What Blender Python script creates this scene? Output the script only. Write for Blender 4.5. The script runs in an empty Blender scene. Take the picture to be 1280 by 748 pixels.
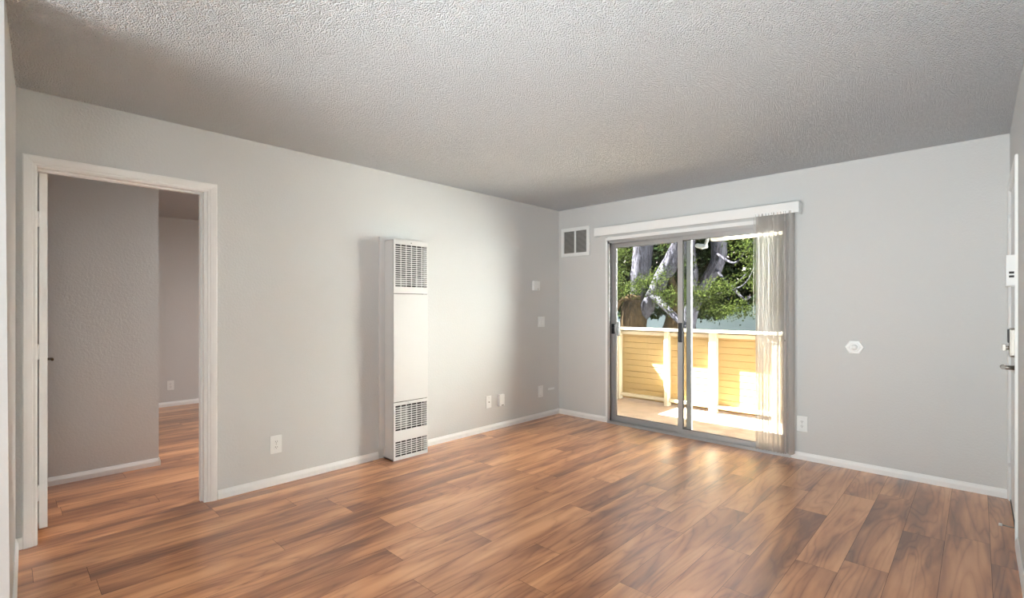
import bpy, bmesh, math, random
from mathutils import Vector, Matrix
random.seed(7)
sc = bpy.context.scene
PI = math.pi

# ------------------------------------------------------------------ camera, world, lights
cam_d = bpy.data.cameras.new('camera'); cam = bpy.data.objects.new('camera', cam_d)
sc.collection.objects.link(cam)
cam.location = (3.6573, -4.6421, 1.279)
cam.rotation_euler = (PI/2, 0, 0.7632)
cam_d.sensor_width = 36; cam_d.lens = 608.59/1280*36
cam_d.shift_y = (384.43-374)/1280
cam_d.clip_start = 0.02; cam_d.clip_end = 300
sc.camera = cam
sc.view_settings.view_transform = 'Standard'; sc.view_settings.look = 'None'
sc.view_settings.gamma = 1; sc.view_settings.use_curve_mapping = False
sc.view_settings.exposure = 0.14
sc.cycles.use_denoising = True
sc.cycles.max_bounces = 12; sc.cycles.diffuse_bounces = 6; sc.cycles.transparent_max_bounces = 32
sc.cycles.sample_clamp_indirect = 0
sc.cycles.caustics_reflective = False; sc.cycles.caustics_refractive = False

SUN_DIR = Vector((-1.0, -0.33, 1.32)).normalized()      # towards the sun
world = bpy.data.worlds.new('sky'); sc.world = world; world.use_nodes = True
wn = world.node_tree; wn.nodes.clear()
sky = wn.nodes.new('ShaderNodeTexSky'); sky.sky_type = 'NISHITA'; sky.sun_disc = False
sky.sun_elevation = math.asin(SUN_DIR.z); sky.sun_rotation = math.atan2(SUN_DIR.x, SUN_DIR.y)
bg = wn.nodes.new('ShaderNodeBackground'); bg.inputs['Strength'].default_value = 0.45
wo = wn.nodes.new('ShaderNodeOutputWorld')
wn.links.new(sky.outputs[0], bg.inputs[0]); wn.links.new(bg.outputs[0], wo.inputs[0])

def light(name, kind, loc, energy, color=(1, 1, 1), **kw):
    d = bpy.data.lights.new(name, kind); d.energy = energy; d.color = color
    for k, v in kw.items(): setattr(d, k, v)
    o = bpy.data.objects.new(name, d); o.location = loc; sc.collection.objects.link(o); return o
sun = light('sun', 'SUN', (-6, -2, 9), 225.0, (1.0, 0.965, 0.91), angle=math.radians(0.55))
sun.rotation_euler = SUN_DIR.to_track_quat('Z', 'Y').to_euler()
portal = light('sky_portal', 'AREA', (1.6, 0.16, 1.05), 1.0, shape='RECTANGLE', size=1.86, size_y=2.05)
portal.data.cycles.is_portal = True
portal.rotation_euler = (-PI/2, 0, 0)
# added fill lights behind the camera and in the bedroom
back_fill = light('back_fill_light', 'AREA', (1.25, -8.1, 1.55), 72.0, (0.90, 0.98, 1.0), shape='RECTANGLE', size=1.2, size_y=1.5)
back_fill.rotation_euler = (PI/2, 0, math.radians(-16))
up_fill = light('up_fill_light', 'AREA', (2.2, -7.4, 0.6), 90.0, (0.92, 0.98, 0.98), shape='RECTANGLE', size=2.0, size_y=1.2)
up_fill.rotation_euler = (PI*0.70, 0, math.radians(-10))
ceil_fill = light('ceiling_fill_spot', 'SPOT', (3.0, -4.73, 0.85), 235.0, (0.95, 0.98, 0.98), spot_size=math.radians(100), spot_blend=1.0, shadow_soft_size=0.15)  # added spot beside the camera that brightens the ceiling
ceil_fill.rotation_euler = (Vector((3.0, -4.73, 0.85))-Vector((2.3, -1.9, 2.44))).to_track_quat('Z', 'Y').to_euler()
side = light('side_fill_light', 'AREA', (3.45, -5.6, 1.8), 13.0, (0.95, 0.98, 0.98), shape='SQUARE', size=0.6)  # added side fill for the left wall
side.rotation_euler = Vector((1.0, -0.38, -0.05)).to_track_quat('Z', 'Y').to_euler()
bed = light('bedroom_fill_light', 'AREA', (-1.0, -2.1, 2.25), 50.0, (1.0, 0.98, 0.96), shape='DISK', size=0.4)  # added fill that brightens the bedroom walls

# ------------------------------------------------------------------ materials
def mat(name, color, rough=0.5, metal=0.0, spec=0.5, bump=None, trans=None):
    m = bpy.data.materials.new(name); m.use_nodes = True
    nt = m.node_tree; b = nt.nodes['Principled BSDF']
    b.inputs['Base Color'].default_value = (*color, 1); b.inputs['Roughness'].default_value = rough
    b.inputs['Metallic'].default_value = metal; b.inputs['Specular IOR Level'].default_value = spec
    if bump:
        scale, strength, dist = bump
        tc = nt.nodes.new('ShaderNodeTexCoord'); n = nt.nodes.new('ShaderNodeTexNoise')
        n.inputs['Scale'].default_value = scale; n.inputs['Detail'].default_value = 3
        bp = nt.nodes.new('ShaderNodeBump'); bp.inputs['Strength'].default_value = strength; bp.inputs['Distance'].default_value = dist
        nt.links.new(tc.outputs['Object'], n.inputs['Vector']); nt.links.new(n.outputs['Fac'], bp.inputs['Height'])
        nt.links.new(bp.outputs[0], b.inputs['Normal'])
    return m
M = {}
M['wall'] = mat('wall_paint', (0.635, 0.655, 0.655), 0.65, spec=0.3, bump=(75, 0.35, 0.004))
M['trimw'] = mat('white_trim_paint', (0.86, 0.88, 0.88), 0.4)
M['doorw'] = mat('white_door_paint', (0.82, 0.85, 0.855), 0.4)
M['heater'] = mat('heater_enamel', (0.68, 0.69, 0.685), 0.38)
M['heater_dark'] = mat('heater_shade_black', (0.015, 0.015, 0.015), 0.6)  # black that stands in for shade in the heater
M['heater_duct'] = mat('heater_duct_sheet', (0.16, 0.16, 0.158), 0.5, 0.2)
M['plastic'] = mat('white_plastic', (0.84, 0.87, 0.87), 0.35)
M['slot'] = mat('dark_slot', (0.03, 0.03, 0.03), 0.6)
M['alu'] = mat('anodised_aluminium', (0.43, 0.43, 0.43), 0.38, 0.35)
M['alud'] = mat('dark_track_recess', (0.09, 0.09, 0.09), 0.5, 0.3)
M['black'] = mat('black_metal', (0.018, 0.018, 0.02), 0.35, 0.2)
M['nickel'] = mat('satin_nickel', (0.36, 0.34, 0.31), 0.3, 1.0)
M['bronze'] = mat('aged_brass', (0.10, 0.07, 0.04), 0.35, 0.9)
M['mesh'] = mat('vent_mesh', (0.42, 0.42, 0.41), 0.6)
M['cream'] = mat('cream_paint', (0.46, 0.405, 0.31), 0.6, bump=(30, 0.2, 0.003))
M['yellow'] = mat('yellow_siding_paint', (0.32, 0.225, 0.105), 0.6, bump=(22, 0.25, 0.003))
M['stucco'] = mat('exterior_stucco', (0.62, 0.55, 0.43), 0.85, bump=(60, 0.6, 0.006))
M['pale'] = mat('pale_exterior_paint', (0.84, 0.82, 0.76), 0.7, bump=(40, 0.3, 0.004))
M['whitehouse'] = mat('white_stucco', (0.86, 0.885, 0.90), 0.8, bump=(30, 0.3, 0.004))
M['soil'] = mat('ground_earth', (0.08, 0.07, 0.05), 0.95, bump=(4, 0.5, 0.05))
M['roof'] = mat('roof_shingle', (0.14, 0.13, 0.125), 0.9, bump=(20, 0.6, 0.01))
M['sub'] = mat('plank_gap', (0.035, 0.02, 0.012), 0.8)
M['rubber'] = mat('white_rubber', (0.75, 0.75, 0.72), 0.6)
M['lampw'] = mat('outdoor_lamp_enamel', (0.14, 0.145, 0.145), 0.4)

# balcony deck coating
m = mat('balcony_coating', (0.40, 0.31, 0.235), 0.75); M['deck'] = m
nt = m.node_tree; b = nt.nodes['Principled BSDF']
tc = nt.nodes.new('ShaderNodeTexCoord'); n1 = nt.nodes.new('ShaderNodeTexNoise'); n1.inputs['Scale'].default_value = 7; n1.inputs['Detail'].default_value = 8
r = nt.nodes.new('ShaderNodeValToRGB'); r.color_ramp.elements[0].color = (0.23, 0.165, 0.115, 1); r.color_ramp.elements[1].color = (0.30, 0.22, 0.16, 1)
r.color_ramp.elements[0].position = 0.35; r.color_ramp.elements[1].position = 0.65
bp = nt.nodes.new('ShaderNodeBump'); bp.inputs['Strength'].default_value = 0.4; bp.inputs['Distance'].default_value = 0.003
n2 = nt.nodes.new('ShaderNodeTexNoise'); n2.inputs['Scale'].default_value = 120
nt.links.new(tc.outputs['Object'], n1.inputs['Vector']); nt.links.new(tc.outputs['Object'], n2.inputs['Vector'])
nt.links.new(n1.outputs['Fac'], r.inputs[0]); nt.links.new(r.outputs[0], b.inputs['Base Color'])
nt.links.new(n2.outputs['Fac'], bp.inputs['Height']); nt.links.new(bp.outputs[0], b.inputs['Normal'])

# popcorn ceiling
m = mat('popcorn_ceiling', (0.82, 0.87, 0.91), 0.9, spec=0.15); M['ceil'] = m
nt = m.node_tree; b = nt.nodes['Principled BSDF']
tc = nt.nodes.new('ShaderNodeTexCoord')
v = nt.nodes.new('ShaderNodeTexVoronoi'); v.inputs['Scale'].default_value = 150; v.inputs['Randomness'].default_value = 1
n = nt.nodes.new('ShaderNodeTexNoise'); n.inputs['Scale'].default_value = 110; n.inputs['Detail'].default_value = 3
mr = nt.nodes.new('ShaderNodeMath'); mr.operation = 'ADD'
ml = nt.nodes.new('ShaderNodeMath'); ml.operation = 'MULTIPLY'; ml.inputs[1].default_value = 0.45
bp = nt.nodes.new('ShaderNodeBump'); bp.inputs['Strength'].default_value = 1.0; bp.inputs['Distance'].default_value = 0.02
nt.links.new(tc.outputs['Object'], v.inputs['Vector']); nt.links.new(tc.outputs['Object'], n.inputs['Vector'])
nt.links.new(n.outputs['Fac'], ml.inputs[0]); nt.links.new(ml.outputs[0], mr.inputs[0])
v5 = nt.nodes.new('ShaderNodeMath'); v5.operation = 'MULTIPLY'; v5.inputs[1].default_value = -1.0
nt.links.new(v.outputs['Distance'], v5.inputs[0]); nt.links.new(v5.outputs[0], mr.inputs[1])
nt.links.new(mr.outputs[0], bp.inputs['Height']); nt.links.new(bp.outputs[0], b.inputs['Normal'])

# wood planks: attribute 'plank' = random per plank, UV in metres
m = mat('wood_laminate', (0.3, 0.13, 0.06), 0.3, spec=0.5); M['wood'] = m
nt = m.node_tree; b = nt.nodes['Principled BSDF']; L = nt.links.new
def N(t, **kw):
    n = nt.nodes.new(t)
    for k, vv in kw.items():
        if k in n.inputs: n.inputs[k].default_value = vv
        else: setattr(n, k, vv)
    return n
uv = N('ShaderNodeUVMap'); uv.uv_map = 'UVMap'
at = N('ShaderNodeAttribute'); at.attribute_name = 'plank'
def mapping(sx, sy, sz=1):
    mp = N('ShaderNodeMapping'); mp.inputs['Scale'].default_value = (sx, sy, sz); L(uv.outputs[0], mp.inputs[0]); return mp
mpA = mapping(6.3, 0.8); nA = N('ShaderNodeTexNoise', Scale=1.0, Detail=2.0, Roughness=0.45, Distortion=0.5); L(mpA.outputs[0], nA.inputs['Vector'])
mulA = N('ShaderNodeMath', operation='MULTIPLY'); mulA.inputs[1].default_value = 34; L(nA.outputs['Fac'], mulA.inputs[0])
sinA = N('ShaderNodeMath', operation='SINE'); L(mulA.outputs[0], sinA.inputs[0])
absA = N('ShaderNodeMath', operation='ABSOLUTE'); L(sinA.outputs[0], absA.inputs[0]); ringA = N('ShaderNodeMath', operation='POWER'); L(absA.outputs[0], ringA.inputs[0]); ringA.inputs[1].default_value = 0.45
mpB = mapping(110, 4); nB = N('ShaderNodeTexNoise', Scale=1.0, Detail=3.0, Roughness=0.6); L(mpB.outputs[0], nB.inputs['Vector'])
mpC = mapping(7.0, 0.95); nC = N('ShaderNodeTexNoise', Scale=1.0, Detail=4.0, Roughness=0.55, Distortion=0.35); L(mpC.outputs[0], nC.inputs['Vector'])
def madd(a, k, bsock=None, bval=0.0):
    q = N('ShaderNodeMath', operation='MULTIPLY_ADD'); L(a, q.inputs[0]); q.inputs[1].default_value = k
    if bsock is not None: L(bsock, q.inputs[2])
    else: q.inputs[2].default_value = bval
    return q.outputs[0]
s = madd(nC.outputs['Fac'], 2.0, None, -0.66)
s = madd(ringA.outputs[0], 0.25, s)
s = madd(nB.outputs['Fac'], 0.09, s, 0)
s = madd(at.outputs['Fac'], 0.24, s)
s = madd(s, 1.0, None, -0.19)
rp = N('ShaderNodeValToRGB'); e = rp.color_ramp.elements
e[0].position = 0.12; e[0].color = (0.23, 0.08, 0.032, 1)
e[1].position = 0.95; e[1].color = (0.84, 0.42, 0.20, 1)
k = e.new(0.38); k.color = (0.42, 0.165, 0.066, 1)
k = e.new(0.62); k.color = (0.64, 0.285, 0.122, 1)
L(s, rp.inputs[0]); L(rp.outputs[0], b.inputs['Base Color'])
bpw = N('ShaderNodeBump', Strength=0.12, Distance=0.0012); L(nB.outputs['Fac'], bpw.inputs['Height']); L(bpw.outputs[0], b.inputs['Normal'])
b.inputs['Coat Weight'].default_value = 0.8; b.inputs['Coat Roughness'].default_value = 0.27; b.inputs['Coat IOR'].default_value = 1.55
rr = madd(nC.outputs['Fac'], 0.15, None, 0.27); L(rr, b.inputs['Roughness'])

# window glass (thin sheet: passes light, reflects at grazing angles)
m = bpy.data.materials.new('window_glass'); m.use_nodes = True; nt = m.node_tree; nt.nodes.clear(); M['glass'] = m
o_ = nt.nodes.new('ShaderNodeOutputMaterial'); t_ = nt.nodes.new('ShaderNodeBsdfTransparent'); g_ = nt.nodes.new('ShaderNodeBsdfGlossy')
t_.inputs[0].default_value = (0.93, 0.95, 0.94, 1); g_.inputs['Roughness'].default_value = 0.0
f_ = nt.nodes.new('ShaderNodeFresnel'); f_.inputs[0].default_value = 1.35; x_ = nt.nodes.new('ShaderNodeMixShader')
nt.links.new(f_.outputs[0], x_.inputs[0]); nt.links.new(t_.outputs[0], x_.inputs[1]); nt.links.new(g_.outputs[0], x_.inputs[2]); nt.links.new(x_.outputs[0], o_.inputs[0])

# translucent blind vane plastic
m = bpy.data.materials.new('vane_plastic'); m.use_nodes = True; nt = m.node_tree; nt.nodes.clear(); M['vane'] = m
o_ = nt.nodes.new('ShaderNodeOutputMaterial'); t_ = nt.nodes.new('ShaderNodeBsdfTransparent'); d_ = nt.nodes.new('ShaderNodeBsdfDiffuse'); l_ = nt.nodes.new('ShaderNodeBsdfTranslucent')
d_.inputs[0].default_value = (0.85, 0.845, 0.83, 1); l_.inputs[0].default_value = (0.85, 0.84, 0.82, 1)
x1 = nt.nodes.new('ShaderNodeMixShader'); x1.inputs[0].default_value = 0.45; x2 = nt.nodes.new('ShaderNodeMixShader'); x2.inputs[0].default_value = 0.38
nt.links.new(d_.outputs[0], x1.inputs[1]); nt.links.new(l_.outputs[0], x1.inputs[2]); nt.links.new(t_.outputs[0], x2.inputs[1]); nt.links.new(x1.outputs[0], x2.inputs[2]); nt.links.new(x2.outputs[0], o_.inputs[0])

# bark
def bark(name, c0, c1):
    m = mat(name, c0, 0.9); nt = m.node_tree; b = nt.nodes['Principled BSDF']
    tc = nt.nodes.new('ShaderNodeTexCoord'); mp = nt.nodes.new('ShaderNodeMapping'); mp.inputs['Scale'].default_value = (9, 9, 1.6)
    n = nt.nodes.new('ShaderNodeTexNoise'); n.inputs['Scale'].default_value = 2.6; n.inputs['Detail'].default_value = 6; n.inputs['Roughness'].default_value = 0.7; n.inputs['Distortion'].default_value = 0.6
    r = nt.nodes.new('ShaderNodeValToRGB'); r.color_ramp.elements[0].position = 0.38; r.color_ramp.elements[1].position = 0.6
    r.color_ramp.elements[0].color = (*c0, 1); r.color_ramp.elements[1].color = (*c1, 1)
    bp = nt.nodes.new('ShaderNodeBump'); bp.inputs['Strength'].default_value = 1; bp.inputs['Distance'].default_value = 0.05
    for a, c in ((tc.outputs['Object'], mp.inputs[0]), (mp.outputs[0], n.inputs['Vector']), (n.outputs['Fac'], r.inputs[0]), (r.outputs[0], b.inputs['Base Color']), (n.outputs['Fac'], bp.inputs['Height']), (bp.outputs[0], b.inputs['Normal'])):
        nt.links.new(a, c)
    return m
M['bark'] = bark('grey_bark', (0.010, 0.0095, 0.011), (0.062, 0.060, 0.076))
M['bark2'] = bark('brown_bark', (0.008, 0.005, 0.003), (0.05, 0.034, 0.018))
def leafmat(name, c0, c1):
    m = bpy.data.materials.new(name); m.use_nodes = True; nt = m.node_tree; nt.nodes.clear()
    o_ = nt.nodes.new('ShaderNodeOutputMaterial'); d_ = nt.nodes.new('ShaderNodeBsdfDiffuse'); l_ = nt.nodes.new('ShaderNodeBsdfTranslucent')
    a = nt.nodes.new('ShaderNodeAttribute'); a.attribute_name = 'leaf'; r = nt.nodes.new('ShaderNodeValToRGB')
    r.color_ramp.elements[0].color = (*c0, 1); r.color_ramp.elements[1].color = (*c1, 1)
    x = nt.nodes.new('ShaderNodeMixShader'); x.inputs[0].default_value = 0.35
    nt.links.new(a.outputs['Fac'], r.inputs[0]); nt.links.new(r.outputs[0], d_.inputs[0]); nt.links.new(r.outputs[0], l_.inputs[0])
    nt.links.new(d_.outputs[0], x.inputs[1]); nt.links.new(l_.outputs[0], x.inputs[2]); nt.links.new(x.outputs[0], o_.inputs[0]); return m
M['leaf'] = leafmat('green_leaves', (0.004, 0.008, 0.002), (0.030, 0.039, 0.010))
M['leafd'] = leafmat('dark_leaves', (0.004, 0.007, 0.003), (0.012, 0.018, 0.006))
M['bluew'] = mat('light_blue_siding', (0.19, 0.25, 0.30), 0.7)

for k_ in ('cream', 'yellow', 'stucco', 'pale', 'soil', 'roof', 'whitehouse', 'deck', 'bark', 'bark2', 'bluew', 'lampw'):
    M[k_].node_tree.nodes['Principled BSDF'].inputs['Specular IOR Level'].default_value = 0.02     # weathered matt outdoor surfaces
# ------------------------------------------------------------------ geometry helpers
class MB:
    """collects shapes into one mesh"""
    def __init__(s): s.bm = bmesh.new()
    def box(s, x0, x1, y0, y1, z0, z1, mi=0, mat4=None):
        vs = [s.bm.verts.new((x, y, z)) for x in (x0, x1) for y in (y0, y1) for z in (z0, z1)]
        if mat4 is not None:
            for v in vs: v.co = mat4 @ v.co
        for f in ((0, 1, 3, 2), (4, 6, 7, 5), (0, 4, 5, 1), (2, 3, 7, 6), (0, 2, 6, 4), (1, 5, 7, 3)):
            fa = s.bm.faces.new([vs[i] for i in f]); fa.material_index = mi
        return s
    def quad(s, pts, mi=0):
        f = s.bm.faces.new([s.bm.verts.new(p) for p in pts]); f.material_index = mi; return f
    def prism(s, prof, axis, a, b, mi=0):
        """profile (2D list) extruded along axis 0/1/2 from a to b"""
        def P(p, t):
            c = [0, 0, 0]; o = [i for i in range(3) if i != axis]; c[o[0]] = p[0]; c[o[1]] = p[1]; c[axis] = t; return c
        A = [s.bm.verts.new(P(p, a)) for p in prof]; B = [s.bm.verts.new(P(p, b)) for p in prof]; n = len(prof)
        for i in range(n):
            f = s.bm.faces.new((A[i], A[(i+1) % n], B[(i+1) % n], B[i])); f.material_index = mi
        s.bm.faces.new(A).material_index = mi; s.bm.faces.new(B[::-1]).material_index = mi; return s
    def sweep(s, rows, mi=0, close=False):
        """rows: list of equal length point rings (open profile unless close), joined in order, ends capped"""
        R = [[s.bm.verts.new(p) for p in row] for row in rows]; n = len(R[0])
        for a, b in zip(R, R[1:]):
            for i in range(n):
                f = s.bm.faces.new((a[i], a[(i+1) % n], b[(i+1) % n], b[i])); f.material_index = mi
        if not close:
            s.bm.faces.new(R[0]).material_index = mi; s.bm.faces.new(R[-1][::-1]).material_index = mi
        return s
    def tube(s, pts, rad, seg=12, mi=0, smooth=True):
        pts = [Vector(p) for p in pts]; rs = rad if isinstance(rad, (list, tuple)) else [rad]*len(pts)
        rings = []; up = Vector((0.13, 0.31, 0.94)); 
        for i, p in enumerate(pts):
            d = (pts[min(i+1, len(pts)-1)]-pts[max(i-1, 0)]).normalized()
            a = d.cross(up)
            if a.length < 0.05: a = d.cross(Vector((1, 0, 0)))
            a.normalize(); b = d.cross(a).normalized()
            rings.append([s.bm.verts.new(p+(a*math.cos(t)+b*math.sin(t))*rs[i]) for t in [2*PI*k/seg for k in range(seg)]])
        for A, B in zip(rings, rings[1:]):
            for i in range(seg):
                f = s.bm.faces.new((A[i], A[(i+1) % seg], B[(i+1) % seg], B[i])); f.material_index = mi; f.smooth = smooth
        s.bm.faces.new(rings[0]).material_index = mi; s.bm.faces.new(rings[-1][::-1]).material_index = mi
        return s
    def build(s, name, mats, parent=None, bevel=0, loc=None):
        bmesh.ops.recalc_face_normals(s.bm, faces=s.bm.faces[:])
        if bevel:
            es = [e for e in s.bm.edges if len(e.link_faces) == 2 and e.calc_face_angle(0) > 0.6]
            bmesh.ops.bevel(s.bm, geom=es, offset=bevel, segments=2, affect='EDGES', profile=0.6)
        me = bpy.data.meshes.new(name)
        if loc is not None: bmesh.ops.translate(s.bm, verts=s.bm.verts[:], vec=-Vector(loc))
        s.bm.to_mesh(me); s.bm.free()
        for m in (mats if isinstance(mats, list) else [mats]): me.materials.append(m)
        o = bpy.data.objects.new(name, me); sc.collection.objects.link(o)
        if loc is not None: o.location = loc
        if parent is not None:
            o.parent = parent
            q = Vector((0, 0, 0)); pp = parent
            while pp is not None: q += pp.location; pp = pp.parent
            o.location = (Vector(loc) if loc is not None else Vector((0, 0, 0))) - q
        return o
def tag(o, label=None, cat=None, group=None, kind=None):
    if label: o['label'] = label
    if cat: o['category'] = cat
    if group: o['group'] = group
    if kind: o['kind'] = kind
    return o
def thing(name, loc, label, cat, group=None, kind=None):
    o = bpy.data.objects.new(name, None); o.location = loc; o.empty_display_size = 0.1
    sc.collection.objects.link(o); return tag(o, label, cat, group, kind)
def bx(name, b, m, parent=None, bevel=0):
    q = MB(); q.box(*b); c = ((b[0]+b[1])/2, (b[2]+b[3])/2, b[4])
    return q.build(name, m, parent, bevel, loc=c)

H = 2.44
# ------------------------------------------------------------------ floor of planks
def make_floor():
    bm = bmesh.new(); uvl = bm.loops.layers.uv.new('UVMap'); fl = bm.faces.layers.float.new('plank')
    W, Ln, g = 0.1788, 1.21, 0.0007
    offs = {-1: -1.235, 0: -0.96, 1: -1.08, 2: -0.49, 3: -0.655, 4: -1.15, 9: -0.23, 10: -0.89, 11: -0.375, 12: -0.824, 13: -0.555, 14: -0.643, 15: -1.195}
    rnd = random.Random(11)
    xmin, xmax, ymin, ymax = -3.95, 3.86, -8.2, 0.0
    for k in range(-1, 43):
        xa = 3.706-W*(k+1); xb = xa+W; xa_, xb_ = max(xa, xmin), min(xb, xmax)
        if xb_-xa_ < 0.004: continue
        off = offs.get(k, -rnd.random()*Ln)
        y1 = off
        while y1 < ymax: y1 += Ln
        while y1 > ymin:
            y0 = y1-Ln; ya, yb = max(y0, ymin), min(y1, ymax)
            if yb-ya > 0.002:
                f = bm.faces.new([bm.verts.new(p) for p in ((xa_+g, ya+g, 0), (xb_-g, ya+g, 0), (xb_-g, yb-g, 0), (xa_+g, yb-g, 0))])
                f[fl] = rnd.random(); ox, oy = rnd.random()*60, rnd.random()*60; sg = rnd.choice((-1, 1))
                for lp in f.loops: lp[uvl].uv = (ox+sg*(lp.vert.co.x-xa), oy+sg*(lp.vert.co.y-y0))
            y1 = y0
    bm.faces.new([bm.verts.new(p) for p in ((xmin, ymin, -0.003), (xmax, ymin, -0.003), (xmax, ymax+0.0, -0.003), (xmin, ymax+0.0, -0.003))]).material_index = 1
    vs = [bm.verts.new(p) for p in ((xmin, ymin, -0.2), (xmax, ymin, -0.2), (xmax, ymax, -0.2), (xmin, ymax, -0.2))]
    bm.faces.new(vs).material_index = 1
    me = bpy.data.meshes.new('floor'); bm.to_mesh(me); bm.free(); me.materials.append(M['wood']); me.materials.append(M['sub'])
    o = bpy.data.objects.new('floor', me); sc.collection.objects.link(o)
    tag(o, 'glossy brown walnut laminate plank floor', 'floor', kind='structure')
make_floor()

# ------------------------------------------------------------------ shell
def struct(name, mb, m, label, cat, bevel=0): return tag(mb.build(name, m, None, bevel), label, cat, kind='structure')
XR = 3.812
mb = MB()
nx, ny = 1, 1
mb.box(-4.0, 3.95, -8.3, 0.15, H, H+0.2)
struct('ceiling', mb, M['ceil'], 'white popcorn textured ceiling', 'ceiling')
DY0, DY1, DZ = -4.513, -3.733, 2.035          # bedroom door opening
mb = MB(); t = -0.115
mb.box(t, 0, -4.60, DY0-0.019, 0, H); mb.box(t, 0, DY1+0.019, 0, 0, H); mb.box(t, 0, DY0-0.019, DY1+0.019, DZ+0.019, H)
struct('wall_left', mb, M['wall'], 'long grey wall holding the tall wall heater and bedroom doorway', 'wall')
OX0, OX1, OZ = 0.69, 2.505, 2.02              # sliding door opening
mb = MB()
mb.box(-0.115, OX0, 0, 0.15, -0.2, H); mb.box(OX1, 3.95, 0, 0.15, -0.2, H); mb.box(OX0, OX1, 0, 0.15, OZ, H); mb.box(OX0, OX1, 0, 0.15, -0.2, -0.03)
struct('wall_back', mb, M['wall'], 'grey wall around the sliding glass door', 'wall')
EY0, EY1 = -0.86, -0.045
mb = MB()
mb.box(XR, XR+0.12, -8.3, EY0-0.02, 0, H); mb.box(XR, XR+0.12, EY1+0.02, 0, 0, H); mb.box(XR, XR+0.12, EY0-0.02, EY1+0.02, 2.055, H)
mb.box(XR+0.05, XR+0.12, EY0-0.02, EY1+0.02, 0, 2.055)
struct('wall_right', mb, M['wall'], 'grey wall at right edge holding the white entry door', 'wall')
# stub wall at the left frame edge: its long face is seen nearly edge-on
def stub():
    mb = MB()
    pts_t = [(0, -4.5965), (1.127, -4.6400), (1.127, -4.78), (0, -4.78)]
    pts_b = [(0, -4.5965), (1.146, -4.6240), (1.146, -4.78), (0, -4.78)]
    B = [mb.bm.verts.new((x, y, 0)) for x, y in pts_b]; T = [mb.bm.verts.new((x, y, H)) for x, y in pts_t]
    for i in range(4): mb.bm.faces.new((B[i], B[(i+1) % 4], T[(i+1) % 4], T[i]))
    mb.bm.faces.new(B); mb.bm.faces.new(T)
    mb.box(-0.115, 0, -8.3, -4.60, 0, H)
    mb.box(-0.115, 3.95, -8.45, -8.3, 0, H)
    return mb
struct('wall_front', stub(), M['wall'], 'grey wall end at the left edge of the view', 'wall')
mb = MB(); mb.box(-2.0, -1.14, -5.6, -3.77, 0, H)
struct('wall_bedroom_closet', mb, M['wall'], 'grey closet wall just inside the bedroom doorway', 'wall')
mb = MB(); mb.box(-4.0, -3.88, -5.7, 0.15, 0, H)
mb.box(-3.88, -0.115, -5.7, -5.6, 0, H)
struct('wall_bedroom_far', mb, M['wall'], 'grey far wall of the bedroom seen past the closet wall', 'wall')
mb = MB(); mb.box(-3.88, -2.3, 0.0, 0.15, 0, H); mb.box(-1.5, -0.115, 0.0, 0.15, 0, H); mb.box(-2.3, -1.5, 0.0, 0.15, 0, 1.0); mb.box(-2.3, -1.5, 0, 0.15, 2.05, H)
struct('wall_bedroom_window', mb, M['wall'], 'bedroom wall with the window, hidden behind the living room wall', 'wall')

# baseboards
BB = [(0, 0), (0.012, 0), (0.012, 0.034), (0.009, 0.044), (0.006, 0.052), (0.004, 0.06), (0, 0.06)]
def baseboard(name, along, a, b, face, sign, label, top=1.0):
    mb = MB(); prof = [(face+sign*p[0], p[1]*top) for p in BB]
    if along == 'y': mb.prism(prof, 1, a, b)
    else: mb.prism([(p[0], p[1]) for p in prof], 0, a, b)
    return struct(name, mb, M['trimw'], label, 'baseboard')
baseboard('baseboard_left', 'y', -3.655, -2.455, 0, 1, 'white baseboard between bedroom doorway and wall heater')
baseboard('baseboard_left_far', 'y', -2.012, 0, 0, 1, 'white baseboard between wall heater and room corner')
baseboard('baseboard_left_near', 'y', -4.597, -4.570, 0, 1, 'short piece of white baseboard left of the bedroom doorway')
baseboard('baseboard_back_left', 'x', 0.012, 0.66, 0, -1, 'white baseboard between room corner and sliding door')
baseboard('baseboard_back_right', 'x', 2.515, 3.80, 0, -1, 'white baseboard right of the sliding door')
baseboard('baseboard_right', 'y', -4.2, -0.925, XR, -1, 'white baseboard at the right edge beside the entry door')
baseboard('baseboard_closet', 'y', -5.6, -3.77, -1.14, 1, 'white baseboard on the closet wall inside the bedroom')
baseboard('baseboard_bedroom_far', 'y', -5.6, 0, -3.88, 1, 'white baseboard on the bedroom far wall')
mb = MB(); mb.prism([(-3.77+p[0], p[1]) for p in BB], 0, -2.0, -1.128)
struct('baseboard_closet_end', mb, M['trimw'], 'white baseboard turning round the closet wall corner', 'baseboard')
mb = MB()
mb.sweep([[(0.0+0*p[0], -4.5965+p[0], p[1]) for p in BB], [(1.146, -4.6240+p[0], p[1]) for p in BB]])
struct('baseboard_front', mb, M['trimw'], 'white baseboard on the wall end at the left edge', 'baseboard')

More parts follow.
